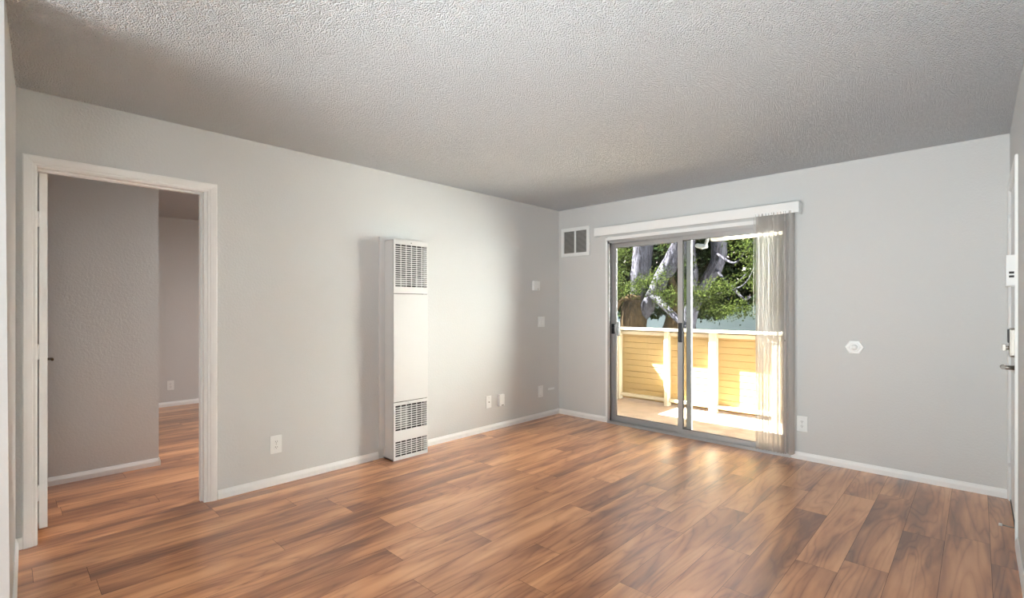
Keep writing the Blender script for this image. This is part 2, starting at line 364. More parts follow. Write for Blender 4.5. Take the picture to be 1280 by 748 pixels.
# casing: profile across width w (0 = opening edge), thickness out of the wall
def casing(mb, y0, y1, ztop, face, sign, w=0.055, leg0=True, leg1=True, th=1.0):
    pr = [(0, 0), (0, .006), (.004, .009), (.014, .009), (.018, .012), (.036, .015), (.050, .016), (w, .013), (w, 0)]
    rows = []
    for (c, zz) in ((0, 0.0), (0, 1), (1, 1), (1, 0)):
        row = []
        for a, d in pr:
            yy = (y0-a) if c == 0 else (y1+a)
            row.append((face+sign*d*th, yy, (ztop+a) if zz else 0.0))
        rows.append(row)
    mb.sweep(rows)
mb = MB(); casing(mb, DY0-0.004, DY1+0.004+0.014, DZ+0.004, 0, 1)
struct('trim_1', mb, M['trimw'], 'white moulded casing around the bedroom doorway', 'door casing')
mb = MB()
mb.box(-0.117, 0.002, DY0-0.019, DY0, 0, DZ+0.019); mb.box(-0.117, 0.002, DY1, DY1+0.019, 0, DZ+0.019); mb.box(-0.117, 0.002, DY0, DY1, DZ, DZ+0.019)
mb.box(-0.078, -0.04, DY1-0.011, DY1, 0, DZ); mb.box(-0.078, -0.04, DY0, DY1, DZ-0.011, DZ)
struct('trim_2', mb, M['trimw'], 'white jamb lining inside the bedroom doorway', 'door jamb', 0.001)
mb = MB(); casing(mb, DY0-0.004, DY1+0.004, DZ+0.004, -0.115, -1)
struct('trim_3', mb, M['trimw'], 'white casing on the bedroom side of the doorway', 'door casing')
mb = MB(); casing(mb, EY0-0.006, EY1-0.006, 2.045, XR, -1, w=0.05, th=0.75)
struct('trim_4', mb, M['trimw'], 'white casing around the entry door at the right edge', 'door casing')

# ------------------------------------------------------------------ bedroom door, open into the bedroom
d = thing('door_1', (-0.118, DY0+0.004, 0), 'white bedroom door standing open, seen edge-on', 'door', kind='structure')
dy = DY0+0.009
bx('door_panel', (-0.118-0.762, -0.118, dy, dy+0.035, 0.045, DZ-0.006), M['doorw'], d, 0.0015)
for z in (1.77, 1.03, 0.245):
    mb = MB(); mb.box(-0.13, -0.1165, DY0-0.0015, dy+0.004, z-0.043, z+0.043); mb.tube([(-0.112, DY0+0.003, z-0.043), (-0.112, DY0+0.003, z+0.043)], 0.0055, 10)
    mb.build('hinge', M['doorw'], d)
for s in (1,):
    h = MB(); yb = dy+0.035; xx = -0.118-0.695
    h.tube([(xx, yb, 0.935), (xx, yb+0.008, 0.935)], 0.03, 20); h.tube([(xx, yb+0.008, 0.935), (xx, yb+0.05, 0.935)], 0.009, 12)
    h.tube([(xx, yb+0.042, 0.935), (xx+0.03, yb+0.052, 0.937), (xx+0.1, yb+0.05, 0.935)], [0.010, 0.009, 0.007], 10)
    h.build('door_handle', M['bronze'], d)

# ------------------------------------------------------------------ entry door
d = thing('door_2', (XR+0.01, EY0, 0), 'white entry door with keypad lock, seen almost edge-on at the right', 'door', kind='structure')
mb = MB(); mb.box(XR+0.004, XR+0.045, EY0+0.003, EY1-0.003, 0.012, 2.035)
mb.build('door_panel', M['doorw'], d, 0.001)
mb = MB(); mb.box(XR+0.0, XR+0.06, EY0-0.02, EY0, 0, 2.055); mb.box(XR, XR+0.06, EY1, EY1+0.02, 0, 2.055); mb.box(XR, XR+0.06, EY0, EY1, 2.038, 2.055)
mb.build('door_jamb', M['trimw'], d)
mb = MB(); mb.box(XR, XR+0.1, EY0, EY1, 0.0, 0.01); mb.build('threshold', M['alud'], d)
for z in (1.85, 1.06, 0.27):
    mb = MB(); mb.tube([(XR-0.004, EY1-0.001, z-0.045), (XR-0.004, EY1-0.001, z+0.045)], 0.007, 10)
    for q in (-0.017, 0.017): mb.tube([(XR-0.004, EY1-0.001, z+q-0.002), (XR-0.004, EY1-0.001, z+q+0.002)], 0.009, 10)
    mb.build('hinge', M['plastic'], d)
xd = XR+0.004; yl = -0.79
mb = MB(); mb.box(xd-0.034, xd, yl-0.035, yl+0.035, 1.005, 1.165); k = mb.build('lock_housing', M['nickel'], d, 0.010)
mb = MB(); mb.box(xd-0.040, xd-0.028, yl-0.028, yl+0.028, 1.083, 1.158); tag(mb.build('battery_cover', M['black'], d, 0.004), 'black cover on the lock')
mb = MB(); mb.tube([(xd-0.034, yl, 1.055), (xd-0.046, yl, 1.055)], 0.011, 16); mb.box(xd-0.060, xd-0.044, yl-0.006, yl+0.006, 1.036, 1.074); mb.build('thumb_turn', M['nickel'], d, 0.002)
mb = MB(); mb.tube([(xd, yl, 0.945), (xd-0.012, yl, 0.945)], 0.032, 24); mb.tube([(xd-0.012, yl, 0.945), (xd-0.062, yl, 0.945)], [0.013, 0.011], 14)
mb.tube([(xd-0.057, yl-0.012, 0.945), (xd-0.060, yl+0.03, 0.946), (xd-0.055, yl+0.12, 0.944)], [0.011, 0.010, 0.008], 12); mb.build('door_handle', M['nickel'], d)
mb = MB(); mb.tube([(xd, -0.80, 0.065), (xd-0.006, -0.80, 0.065)], 0.012, 14); mb.tube([(xd-0.004, -0.80, 0.065), (xd-0.062, -0.80, 0.068)], 0.0035, 8)
k = mb.build('door_stop', M['nickel'], d)
mb = MB(); mb.tube([(xd-0.060, -0.80, 0.068), (xd-0.074, -0.80, 0.069)], 0.0075, 12); tag(mb.build('stop_tip', M['rubber'], k), 'white rubber tip')
# box with two slots mounted on the door
c = thing('door_chime', (xd, -0.83, 1.40), 'white plastic box with two dark slots mounted high on the entry door', 'chime box')
mb = MB(); mb.box(xd-0.048, xd, -0.86, -0.72, 1.395, 1.565); mb.build('case', M['plastic'], c, 0.004)
for z in (1.447, 1.468):
    mb = MB(); mb.box(xd-0.036, xd-0.016, -0.8606, -0.8575, z-0.006, z+0.006); mb.build('slot', M['slot'], c)

# ------------------------------------------------------------------ wall heater
hx, hy0, hy1 = 0.165, -2.408, -2.062
hh = thing('wall_heater', (0, -2.235, 0), 'tall white gas wall heater with louvred grilles on the left wall', 'heater')
mb = MB(); mb.box(0, 0.026, -2.452, -2.018, 0.085, 1.876); mb.build('mounting_frame', M['heater'], hh, 0.004)
mb = MB(); mb.box(0.026, 0.0315, hy0+0.004, hy1-0.004, 0.02, 1.838); mb.build('seam_shade_strip', M['heater_dark'], hh)  # dark strip drawn for the shaded gap between frame and cabinet
mb = MB()
mb.box(0.031, hx-0.006, hy0, hy0+0.003, 0.0, 1.842); mb.box(0.031, hx-0.006, hy1-0.003, hy1, 0.0, 1.842)
mb.box(0.031, hx-0.006, hy0, hy1, 1.839, 1.842); mb.box(0.012, hx-0.006, hy0, hy1, 0.0, 0.012)
mb.box(0.0125, 0.035, hy0, hy1, 0, 0.085)
mb.build('cabinet', M['heater'], hh)
mb = MB(); mb.box(0.10, 0.105, hy0+0.003, hy1-0.003, 0.012, 1.839); mb.build('dark_backing', M['heater_dark'], hh)  # near-black sheet that gives the slots their shaded depth
for b_ in ((0.106, 0.145, -2.375, -2.285, 1.40, 1.53), (0.106, 0.145, -2.18, -2.12, 1.40, 1.53), (0.106, 0.13, -2.34, -2.24, 0.25, 0.43)):
    mb = MB(); mb.box(*b_); mb.build('inner_duct', M['heater_duct'], hh, 0.003)
def grille(z0, z1, rows, cols, ftop, fbot, name='grille'):
    """front sheet piece from fbot to ftop with slots between z0 and z1"""
    mb = MB(); a, b = hx-0.004, hx
    ya, yb = hy0+0.018, hy1-0.010
    mb.box(a, b, hy0, ya, fbot, ftop); mb.box(a, b, yb, hy1, fbot, ftop)
    mb.box(a, b, ya, yb, z1, ftop); mb.box(a, b, ya, yb, fbot, z0)
    pitch = (z1-z0)/rows
    for i in range(1, rows):
        z = z0+i*pitch; mb.box(a, b, ya, yb, z-0.0036, z+0.0036)
        
    cw = (yb-ya)/cols
    for j in range(1, cols):
        y = ya+j*cw; mb.box(a+0.0003, b+0.0003, y-0.0026, y+0.0026, z0, z1)
    # folded lips down the sides
    mb.box(hx-0.012, a, hy0, hy0+0.002, fbot, ftop); mb.box(hx-0.012, a, hy1-0.002, hy1, fbot, ftop)
    return mb.build(name, M['heater'], hh)
grille(1.452, 1.806, 20, 6, 1.842, 1.396)
mb = MB(); mb.box(hx-0.004, hx, hy0, hy1, 0.489, 1.391); mb.box(hx-0.012, hx-0.004, hy0, hy0+0.002, 0.489, 1.391); mb.box(hx-0.012, hx-0.004, hy1-0.002, hy1, 0.489, 1.391)
mb.build('front_panel', M['heater'], hh, 0.0012)
grille(0.248, 0.458, 11, 6, 0.484, 0.205)
grille(0.032, 0.157, 7, 6, 0.205, 0.004)
mb = MB(); mb.tube([(hx-0.001, -2.235, 1.826), (hx+0.002, -2.235, 1.826)], 0.004, 10); tag(mb.build('screw', M['slot'], hh), 'dark screw at the top')
mb = MB(); mb.box(hx, hx+0.006, -2.265, -2.225, 0.466, 0.478); mb.build('latch', M['heater'], hh, 0.002)

# ------------------------------------------------------------------ plates and switches
def wallmat(side):      # local frame: u along wall, v up, w out of the wall
    if side == 'left': return Matrix(((0, 0, 1, 0), (1, 0, 0, 0), (0, 1, 0, 0), (0, 0, 0, 1)))
    return Matrix(((1, 0, 0, 0), (0, 0, -1, 0), (0, 1, 0, 0), (0, 0, 0, 1)))
def part(name, boxes, m, parent, side, bevel=0, label=None, tubes=()):
    mb = MB(); R = wallmat(side)
    for (u0, u1, v0, v1, w0, w1) in boxes: mb.box(u0, u1, v0, v1, w0, w1, 0, R)
    for (u, v, w0, w1, r) in tubes: mb.tube([R @ Vector((u, v, w0)), R @ Vector((u, v, w1))], r, 18)
    bmesh.ops.translate(mb.bm, verts=mb.bm.verts[:], vec=parent.location)
    o = mb.build(name, m, parent, bevel)
    if label: tag(o, label)
    return o
def outlet(loc, side, label, w=0.08, h=0.128, group=None, th=0.007):
    t = thing('wall_outlet', loc, label, 'outlet', group)
    part('cover_plate', [(-w/2, w/2, -h/2, h/2, 0, th)], M['plastic'], t, side, 0.0025)
    for s in (1, -1):
        r = part('socket', [(-0.017, 0.017, s*0.0195-0.0135, s*0.0195+0.0135, th-0.001, th+0.0022)], M['plastic'], t, side, 0.001)
        part('socket_hole', [(-0.0075, -0.0052, s*0.0195-0.002, s*0.0195+0.007, th+0.001, th+0.0026), (0.0052, 0.0075, s*0.0195-0.002, s*0.0195+0.007, th+0.001, th+0.0026), (-0.002, 0.002, s*0.0195-0.010, s*0.0195-0.006, th+0.001, th+0.0026)], M['slot'], t, side, 0, None)
    part('screw', [], M['nickel'], t, side, 0, None, [(0, 0, th-0.001, th+0.001, 0.0025)])
    return t
G = 'white outlets low on the walls'
outlet((0, -3.283, 0.292), 'left', 'white duplex outlet between the bedroom doorway and the wall heater', th=0.010)
outlet((2.592, 0, 0.300), 'back', 'white duplex outlet on the window wall right of the blinds')
outlet((-3.88, -3.147, 0.27), 'left', 'white duplex outlet on the bedroom far wall, seen through the doorway', 0.075, 0.12)
outlet((-3.88, -2.752, 0.27), 'left', 'white outlet on the bedroom far wall, half hidden by the door jamb', 0.075, 0.12)
t = thing('cable_jack', (0, -1.172, 0.300), 'white wall plate with one small cable jack, just left of a small box', 'wall plate')
part('cover_plate', [(-0.037, 0.037, -0.062, 0.062, 0, 0.007)], M['plastic'], t, 'left', 0.002)
part('jack', [], M['nickel'], t, 'left', 0, 'metal cable jack', [(0, 0.0, 0.006, 0.016, 0.005)])
part('screw', [], M['nickel'], t, 'left', 0, None, [(0, 0.042, 0.006, 0.008, 0.003)])
t = thing('plug_in_detector', (0, -1.000, 0.297), 'small white plastic box low on the left wall, beside the cable jack', 'detector')
part('case', [(-0.036, 0.036, -0.060, 0.062, 0, 0.032)], M['plastic'], t, 'left', 0.004)
part('slot', [(-0.012, 0.022, -0.054, -0.048, 0.0315, 0.0325)], M['slot'], t, 'left')
t = thing('thermostat', (0, -0.435, 1.525), 'small white thermostat high on the left wall near the corner', 'thermostat')
part('case', [(-0.052, 0.052, -0.055, 0.055, 0, 0.030)], M['plastic'], t, 'left', 0.005)
part('display', [(-0.03, 0.026, 0.008, 0.036, 0.0295, 0.0305)], M['doorw'], t, 'left')
part('lever', [(0.008, 0.018, -0.042, -0.03, 0.029, 0.034)], M['mesh'], t, 'left', 0, 'grey setting lever')
t = thing('light_switch', (0, -0.330, 1.112), 'white double rocker light switch on the left wall below the thermostat', 'light switch')
part('cover_plate', [(-0.059, 0.059, -0.060, 0.060, 0, 0.006)], M['plastic'], t, 'left', 0.002)
for s in (-1, 1): part('rocker', [(s*0.023-0.016, s*0.023+0.016, -0.033, 0.033, 0.005, 0.010)], M['trimw'], t, 'left', 0.002)
t = thing('blank_plate', (0, -0.343, 0.306), 'white blank cover plate low on the left wall near the corner', 'wall plate')
part('cover_plate', [(-0.041, 0.041, -0.066, 0.066, 0, 0.006)], M['plastic'], t, 'left', 0.002)
part('insert', [(-0.017, 0.017, -0.034, 0.034, 0.005, 0.0085)], M['trimw'], t, 'left', 0.001)
for z in (-0.05, 0.05): part('screw', [], M['nickel'], t, 'left', 0, None, [(0, z, 0.005, 0.0072, 0.003)])
t = thing('cable_clip', (0, -0.150, 0.315), 'tiny white horizontal fitting on the left wall beside the room corner', 'wall fitting')
part('base', [(-0.055, 0.055, -0.013, 0.013, 0, 0.006)], M['plastic'], t, 'left', 0.002)
part('bar', [(-0.042, 0.05, 0.002, 0.010, 0.005, 0.014)], M['trimw'], t, 'left', 0.002)
# hexagonal plate
t = thing('hexagonal_plate', (2.955, 0, 0.965), 'white hexagonal wall plate with a round centre on the window wall', 'wall plate')
def hexa(r, w0, w1, name, m, bev=0.003):
    mb = MB(); R = wallmat('back'); pr = [R @ Vector((r*math.cos(k*PI/3), 0.93*r*math.sin(k*PI/3), 0)) for k in range(6)]
    o = Vector(t.location); A = [tuple(o+p-Vector((0, w0, 0))) for p in pr]; B = [tuple(o+p*0.93-Vector((0, w1, 0))) for p in pr]
    mb.sweep([A, B]); return mb.build(name, m, t, bev)
hexa(0.065, 0, 0.010, 'hexagonal_base', M['plastic']); hexa(0.042, 0.010, 0.014, 'raised_face', M['trimw'])
mb = MB(); c0 = (2.955, -0.013, 0.965)
mb.tube([(2.955, -0.013, 0.965), (2.955, -0.019, 0.965), (2.955, -0.022, 0.965), (2.955, -0.024, 0.965)], [0.024, 0.022, 0.014, 0.006], 24); mb.build('round_centre', M['plastic'], t)
# air vent
t = thing('air_vent', (0.243, 0, 1.875), 'white framed air vent with two grey mesh panels high on the window wall', 'vent')
x0, x1, z0, z1 = 0.048, 0.452, 1.878, 2.215
mb = MB(); f = 0.04
for b_ in ((x0, x1, z1-f, z1), (x0, x1, z0, z0+f), (x0, x0+f, z0+f, z1-f), (x1-f, x1, z0+f, z1-f)): mb.box(b_[0], b_[1], -0.016, 0, b_[2], b_[3])
xm = (x0+x1)/2; mb.box(xm-0.011, xm+0.011, -0.014, 0, z0+f, z1-f); mb.build('frame', M['plastic'], t, 0.002)
for a, b_ in ((x0+f, xm-0.011), (xm+0.011, x1-f)):
    mb = MB(); mb.box(a, b_, -0.003, -0.0005, z0+f, z1-f, 1)
    n = 24
    for i in range(n):
        z = z0+f+(i+0.5)*(z1-z0-2*f)/n; mb.box(a, b_, -0.010, -0.003, z-0.0022, z+0.0022)
    mb.build('mesh_panel', [M['mesh'], M['slot']], t)

# ------------------------------------------------------------------ sliding glass door
s_ = thing('door_3', (1.6, 0.06, 0), 'aluminium sliding glass door opening to the balcony', 'sliding door', kind='structure')
mb = MB(); fx0, fx1, fy0, fy1 = OX0, OX1, 0.0, 0.12
# outer frame with two tracks (stepped)
for a, b_ in ((fx0, fx0+0.010), (fx1-0.010, fx1)): mb.box(a, b_, fy0-0.008, fy1, -0.03, OZ)
mb.box(fx0, fx1, fy0-0.008, fy1, OZ-0.012, OZ)
for y in (-0.008, 0.046, 0.096):
    mb.box(fx0+0.010, fx0+0.026, y, y+0.006, 0, OZ-0.012); mb.box(fx1-0.026, fx1-0.010, y, y+0.006, 0, OZ-0.012); mb.box(fx0, fx1, y, y+0.006, OZ-0.035, OZ-0.012)
mb.build('frame', M['alu'], s_)
mb = MB(); mb.box(fx0, fx1, fy0-0.02, fy1+0.02, -0.03, 0.006)
for y in (-0.014, 0.028, 0.072, 0.112): mb.box(fx0, fx1, y, y+0.005, 0.006, 0.026)
mb.build('sill_track', M['alu'], s_)
mb = MB(); mb.box(fx0+0.010, fx0+0.0125, -0.002, 0.11, 0.01, OZ-0.02); mb.box(fx1-0.0125, fx1-0.010, -0.002, 0.11, 0.01, OZ-0.02); mb.build('weather_strip', M['alud'], s_)
def panel(x0, x1, y, z0, z1, st, rb, rt, name):
    mb = MB(); a, b_ = y-0.015, y+0.015
    mb.box(x0, x0+st, a, b_, z0, z1); mb.box(x1-st, x1, a, b_, z0, z1); mb.box(x0+st, x1-st, a+0.002, b_-0.002, z0, z0+rb); mb.box(x0+st, x1-st, a+0.002, b_-0.002, z1-rt, z1)
    p = mb.build(name, M['alu'], s_, 0.0015)
    g = MB(); g.box(x0+st-0.004, x1-st+0.004, y-0.002, y+0.002, z0+rb-0.004, z1-rt+0.004); g.build('glass_pane', M['glass'], p)
    w = MB()
    for q in ((x0+st, x0+st+0.004), (x1-st-0.004, x1-st)): w.box(q[0], q[1], a+0.004, b_-0.004, z0+rb, z1-rt)
    w.box(x0+st, x1-st, a+0.004, b_-0.004, z0+rb, z0+rb+0.004); w.box(x0+st, x1-st, a+0.004, b_-0.004, z1-rt-0.004, z1-rt); w.build('gasket', M['alud'], p)
    return p
pl = panel(0.706, 1.612, 0.074, 0.012, 1.985, 0.048, 0.066, 0.045, 'outer_panel')
pr = panel(1.492, 2.49, 0.030, 0.014, 1.995, 0.050, 0.056, 0.050, 'inner_panel')
mb = MB(); mb.box(1.508, 1.532, -0.016, 0.016, 0.935, 1.120); mb.box(1.500, 1.540, 0.010, 0.0155, 0.93, 1.125); mb.build('pull_handle', M['black'], pr, 0.005)
mb = MB(); mb.box(0.712, 0.752, 0.036, 0.060, 0.985, 1.095); mb.tube([(0.735, 0.036, 1.05), (0.75, 0.012, 1.05)], 0.007, 10); mb.build('latch', M['black'], pl, 0.004)
mb = MB(); mb.box(0.745, 0.77, 0.089, 0.13, 0.96, 1.12); mb.build('outside_handle', M['black'], pl, 0.005)
mb = MB(); mb.box(2.452, 2.478, 0.005, 0.016, 0.985, 1.0); mb.build('latch_keeper', M['black'], pr, 0.001)
# plaster bead / header
mb = MB(); mb.box(OX0-0.028, OX0, -0.006, 0.02, 0, OZ+0.028); mb.box(OX1, OX1+0.010, -0.004, 0.02, 0, OZ+0.028); mb.box(OX0, OX1, -0.010, 0.02, OZ, OZ+0.035)
struct('trim_5', mb, M['trimw'], 'white narrow trim around the sliding glass door', 'door trim', 0.0015)

# ------------------------------------------------------------------ vertical blind
vb = thing('vertical_blind', (1.6, 0, 2.05), 'white vertical blind drawn to the right of the sliding door under a long valance', 'blind')
vx0, vx1 = 0.575, 2.590; vz0, vz1 = 2.068, 2.158
mb = MB()
mb.box(vx0, vx1, -0.102, -0.098, vz0, vz1); mb.box(vx0, vx0+0.004, -0.098, 0, vz0-0.004, vz1); mb.box(vx1-0.004, vx1, -0.098, 0, vz0-0.004, vz1)
mb.box(vx0+0.004, vx1-0.004, -0.098, 0, vz1-0.004, vz1)
mb.build('valance', M['trimw'], vb, 0.0012)
mb = MB(); mb.box(vx0+0.02, vx1-0.02, -0.088, -0.050, vz0+0.028, vz0+0.062); mb.build('headrail', M['plastic'], vb, 0.002)
for xx in (0.70, 1.62, 2.45):
    mb = MB(); mb.box(xx-0.012, xx+0.012, -0.05, 0, vz0+0.03, vz0+0.06); mb.build('bracket', M['plastic'], vb)
NV = 20
def vane_mesh():
    mb = MB(); n = 6; w = 0.089; rows = []
    for z in (0.045, 2.088):
        row = []
        for i in range(n+1):
            s = (i/n-0.5)*w; row.append((0.006*(1-(2*s/w)**2), s, z))
        for i in range(n, -1, -1):
            s = (i/n-0.5)*w; row.append((0.006*(1-(2*s/w)**2)-0.0008, s, z))
        rows.append(row)
    mb.sweep(rows); bmesh.ops.recalc_face_normals(mb.bm, faces=mb.bm.faces[:])
    me = bpy.data.meshes.new('vane'); mb.bm.to_mesh(me); mb.bm.free(); me.materials.append(M['vane']); return me
vm = vane_mesh(); rv = random.Random(3)
for i in range(NV):
    o = bpy.data.objects.new('vane', vm); sc.collection.objects.link(o); o.parent = vb
    x = 2.262+i*(2.540-2.262)/(NV-1)+rv.uniform(-0.005, 0.005)
    o.location = Vector((x, -0.069, 0))-Vector(vb.location); o.rotation_euler = (0, 0, math.radians(rv.uniform(-12, 12)+(26 if i % 5 == 1 else 0)))
mb = MB(); mb.tube([(2.236, -0.072, 2.09), (2.232, -0.078, 1.20)], 0.0035, 8); mb.build('tilt_wand', M['vane'], vb)

# ------------------------------------------------------------------ balcony
DZB = -0.05
mb = MB(); mb.box(-0.22, 3.5, 0.15, 1.72, DZB-0.16, DZB)
struct('balcony_floor', mb, M['deck'], 'tan coated balcony floor outside the glass door', 'balcony floor')
rl = thing('balcony_railing', (1.6, 1.6, DZB), 'yellow boarded balcony railing with a white top rail', 'railing')
def siding(mb, a, b_, face, z0, z1, n, axis, sgn=-1):
    h = (z1-z0)/n
    for i in range(n):
        z = z0+i*h
        pr = [(face, z+0.0), (face+sgn*0.0135, z+0.004), (face+sgn*0.0115, z+h-0.001), (face+sgn*0.006, z+h), (face, z+h+0.003)]
        mb.prism(pr, axis, a, b_)
mb = MB(); siding(mb, -0.10, 3.4, 1.615, 0.03, 0.945, 11, 0); mb.box(-0.10, 3.4, 1.615, 1.635, 0.02, 0.95); mb.build('siding_boards', M['yellow'], rl)
mb = MB(); mb.box(-0.2, 3.4, 1.485, 1.66, 0.957, 0.992); mb.build('top_rail', M['cream'], rl, 0.004)
mb = MB(); mb.box(-0.1, 3.4, 1.560, 1.603, 0.893, 0.94); mb.build('upper_trim', M['cream'], rl, 0.002)
mb = MB(); mb.box(-0.1, 3.4, 1.545, 1.603, 0.005, 0.045); mb.build('bottom_trim', M['cream'], rl, 0.003)
mb = MB(); mb.box(-0.22, 3.4, 1.725, 1.745, -0.25, 0.03); mb.build('gap_blocking_board', M['yellow'], rl)  # added board that keeps the gap under the siding dark
for (a, b_) in ((-0.165, -0.085), (0.600, 0.655), (1.200, 1.290), (1.93, 2.02), (2.62, 2.71)):
    mb = MB(); mb.box(a, b_, 1.515, 1.605, DZB, 0.957); mb.build('post', M['cream'], rl, 0.004)
mb = MB(); mb.box(-0.165, -0.10, 0.15, 1.515, 0.957, 0.992); mb.box(-0.15, -0.115, 0.15, 1.515, -0.0, 0.957); tag(mb.build('side_return', M['cream'], rl), 'cream side panel at the left end of the railing')
mb = MB(); mb.box(3.34, 3.42, 0.15, 1.485, 0.957, 0.992); mb.build('side_rail', M['cream'], rl)
mb = MB(); mb.box(3.36, 3.40, 0.15, 1.60, 0.0, 0.04); mb.build('lower_side_rail', M['cream'], rl)
for k in range(11):
    mb = MB(); mb.box(3.37, 3.39, 0.25+k*0.125, 0.27+k*0.125, 0.04, 0.957); mb.build('baluster', M['cream'], rl)
# unseen slabs above the balcony, their openings shaped to bound the sunlight
mb = MB(); mb.box(-4.2, 0.5, 0.15, 0.36, 2.4, 2.44); mb.box(-2.4, 1.15, 1.156, 1.70, 2.4, 2.44); mb.box(-2.4, -1.08, 0.36, 1.156, 2.4, 2.42)
struct('sun_shaping_slabs', mb, M['pale'], 'unseen slabs above the balcony shaped to bound the sunlight', 'roof')
mb = MB(); mb.box(1.21, 3.4, 1.56, 1.65, 2.125, 2.3)
struct('balcony_beam', mb, M['cream'], 'cream beam at the top of the balcony opening', 'beam')
lp = thing('balcony_lamp', (1.19, 1.52, 2.3), 'white arm lamp hanging from the balcony beam, seen through the glass door', 'outdoor lamp')
mb = MB(); mb.tube([(1.212, 1.54, 2.30), (1.197, 1.54, 2.2), (1.155, 1.54, 2.078)], 0.021, 14); mb.build('arm', M['lampw'], lp)
mb = MB(); mb.tube([(1.172, 1.54, 2.062), (1.11, 1.54, 2.056), (1.04, 1.54, 2.078), (1.025, 1.54, 2.085)], [0.03, 0.034, 0.028, 0.018], 16); mb.build('lamp_head', M['lampw'], lp)

# ------------------------------------------------------------------ outside world
mb = MB(); mb.box(-40, 40, 0.5, 60, -3.2, -3.0); struct('ground', mb, M['soil'], 'garden ground below the balcony', 'ground')
nh = thing('neighbour_house', (-2, 15.5, -3), 'light blue boarded house behind the trees', 'house')
mb = MB(); siding(mb, -9, 9, 15, -3, 2.2, 34, 0); mb.box(-9, 9, 15, 22, -3, 2.2); mb.build('wall', M['bluew'], nh)
mb = MB(); mb.prism([(14.4, 2.15), (18.5, 4.6), (22.6, 2.15)], 0, -9.5, 9.5); mb.build('roof', M['roof'], nh)

wb = thing('bounce_block', (5.2, 5.0, -3), 'added unseen white block that bounces sunlight through the glass door', 'building')  # added out of view as a sunlit reflector for the room
A_, B_ = Vector((4.2, 6.8, 0)), Vector((6.3, 0.4, 0)); D_ = (B_-A_).normalized(); N_ = Vector((D_.y, -D_.x, 0)); N_ = N_ if N_.x < 0 else -N_
ang = math.atan2(D_.y, D_.x); LW = (B_-A_).length
RB = Matrix.Translation(A_) @ Matrix.Rotation(ang, 4, 'Z')     # local x along the facade, local y away from the viewer
side = 1 if (RB.to_3x3() @ Vector((0, 1, 0))).dot(N_) < 0 else -1
mb = MB(); mb.box(0, LW, 0, side*6, -3, 6.5, 0, RB); mb.build('wall', M['whitehouse'], wb)
mb = MB(); mb.box(-0.4, LW+0.4, -side*0.4, side*6.4, 6.5, 6.7, 0, RB); mb.build('roof', M['roof'], wb)
for zz in (-1.8, 4.0):
    for k in range(3):
        q = 0.7+k*2.1
        mb = MB(); mb.box(q, q+1.1, -side*0.03, side*0.02, zz, zz+1.3, 0, RB); f_w = mb.build('window', M['trimw'], wb)  # windows only dress the added reflector block
        mb = MB(); mb.box(q+0.07, q+1.03, -side*0.034, -side*0.03, zz+0.07, zz+1.23, 0, RB); mb.build('pane', M['black'], f_w)
def leaves(name, clusters, m, parent, seed, size=(0.035, 0.07), bright=(0, 1)):
    """clusters: (x, y, z, rx, ry, rz, count)"""
    import numpy as np
    rg = np.random.default_rng(seed); V = []; F = []; A = []
    for (cx, cy, cz, rx, ry, rz, n) in clusters:
        nb = max(1, n//14)
        tw = rg.normal(size=(nb, 3)); tw /= np.linalg.norm(tw, axis=1)[:, None]; tw *= rg.random((nb, 1))**0.45
        tw = tw*[rx, ry, rz]+[cx, cy, cz]
        for t_ in tw:
            k = 14; br = rg.uniform(*bright)
            P = t_+rg.normal(scale=0.075, size=(k, 3))
            for p in P:
                d = rg.normal(size=3); d[2] -= 0.3; d /= np.linalg.norm(d); u = np.cross(d, rg.normal(size=3)); u /= np.linalg.norm(u); nrm = np.cross(d, u)
                L_ = rg.uniform(*size); w = L_*0.30; i = len(V)
                V += [tuple(p), tuple(p+d*L_*0.5+u*w+nrm*0.006), tuple(p+d*L_), tuple(p+d*L_*0.5-u*w+nrm*0.006)]
                F.append((i, i+1, i+2, i+3)); A.append(min(1, max(0, br*0.75+rg.random()*0.25)))
    me = bpy.data.meshes.new(name); me.from_pydata(V, [], F); me.materials.append(m)
    a = me.attributes.new('leaf', 'FLOAT', 'FACE'); a.data.foreach_set('value', A)
    o = bpy.data.objects.new(name, me); sc.collection.objects.link(o); o.parent = parent; o.location = -Vector(parent.location); return o
def limb(name, pts, rad, m, parent, seg=14, wob=0.0, seed=0):
    # smooth the chain (Catmull-Rom) and roughen it a little
    P = [Vector(p) for p in pts]; out = []; rr = []; rg = random.Random(seed)
    for i in range(len(P)-1):
        p0, p1, p2, p3 = P[max(i-1, 0)], P[i], P[i+1], P[min(i+2, len(P)-1)]
        for k in range(5):
            t = k/5; q = 0.5*((2*p1)+(p2-p0)*t+(2*p0-5*p1+4*p2-p3)*t*t+(3*p1-p0-3*p2+p3)*t**3)
            out.append(q); rr.append((rad[i]*(1-t)+rad[i+1]*t)*(1+rg.uniform(-wob, wob)))
    out.append(P[-1]); rr.append(rad[-1])
    mb = MB(); mb.tube(out, rr, seg)
    return mb.build(name, m, parent)
T1 = thing('tree', (-2.7, 6.6, -3.0), 'large twisted grey-barked tree seen through the left door panel', 'tree', 'trees beyond the balcony')
limb('trunk', [(-2.9, 6.6, -3.0), (-2.85, 6.5, -1.0), (-2.75, 6.5, 0.3), (-2.70, 6.5, 1.0), (-2.66, 6.5, 1.38), (-2.55, 6.5, 1.62)], [0.5, 0.42, 0.36, 0.33, 0.30, 0.14], M['bark2'], T1, 20, 0.04, 1)
limb('branch', [(-2.66, 6.55, 1.2), (-2.56, 6.55, 1.7), (-2.50, 6.5, 2.1), (-2.42, 6.5, 2.9), (-2.25, 6.4, 4.2)], [0.24, 0.22, 0.25, 0.24, 0.2], M['bark'], T1, 18, 0.03, 2)
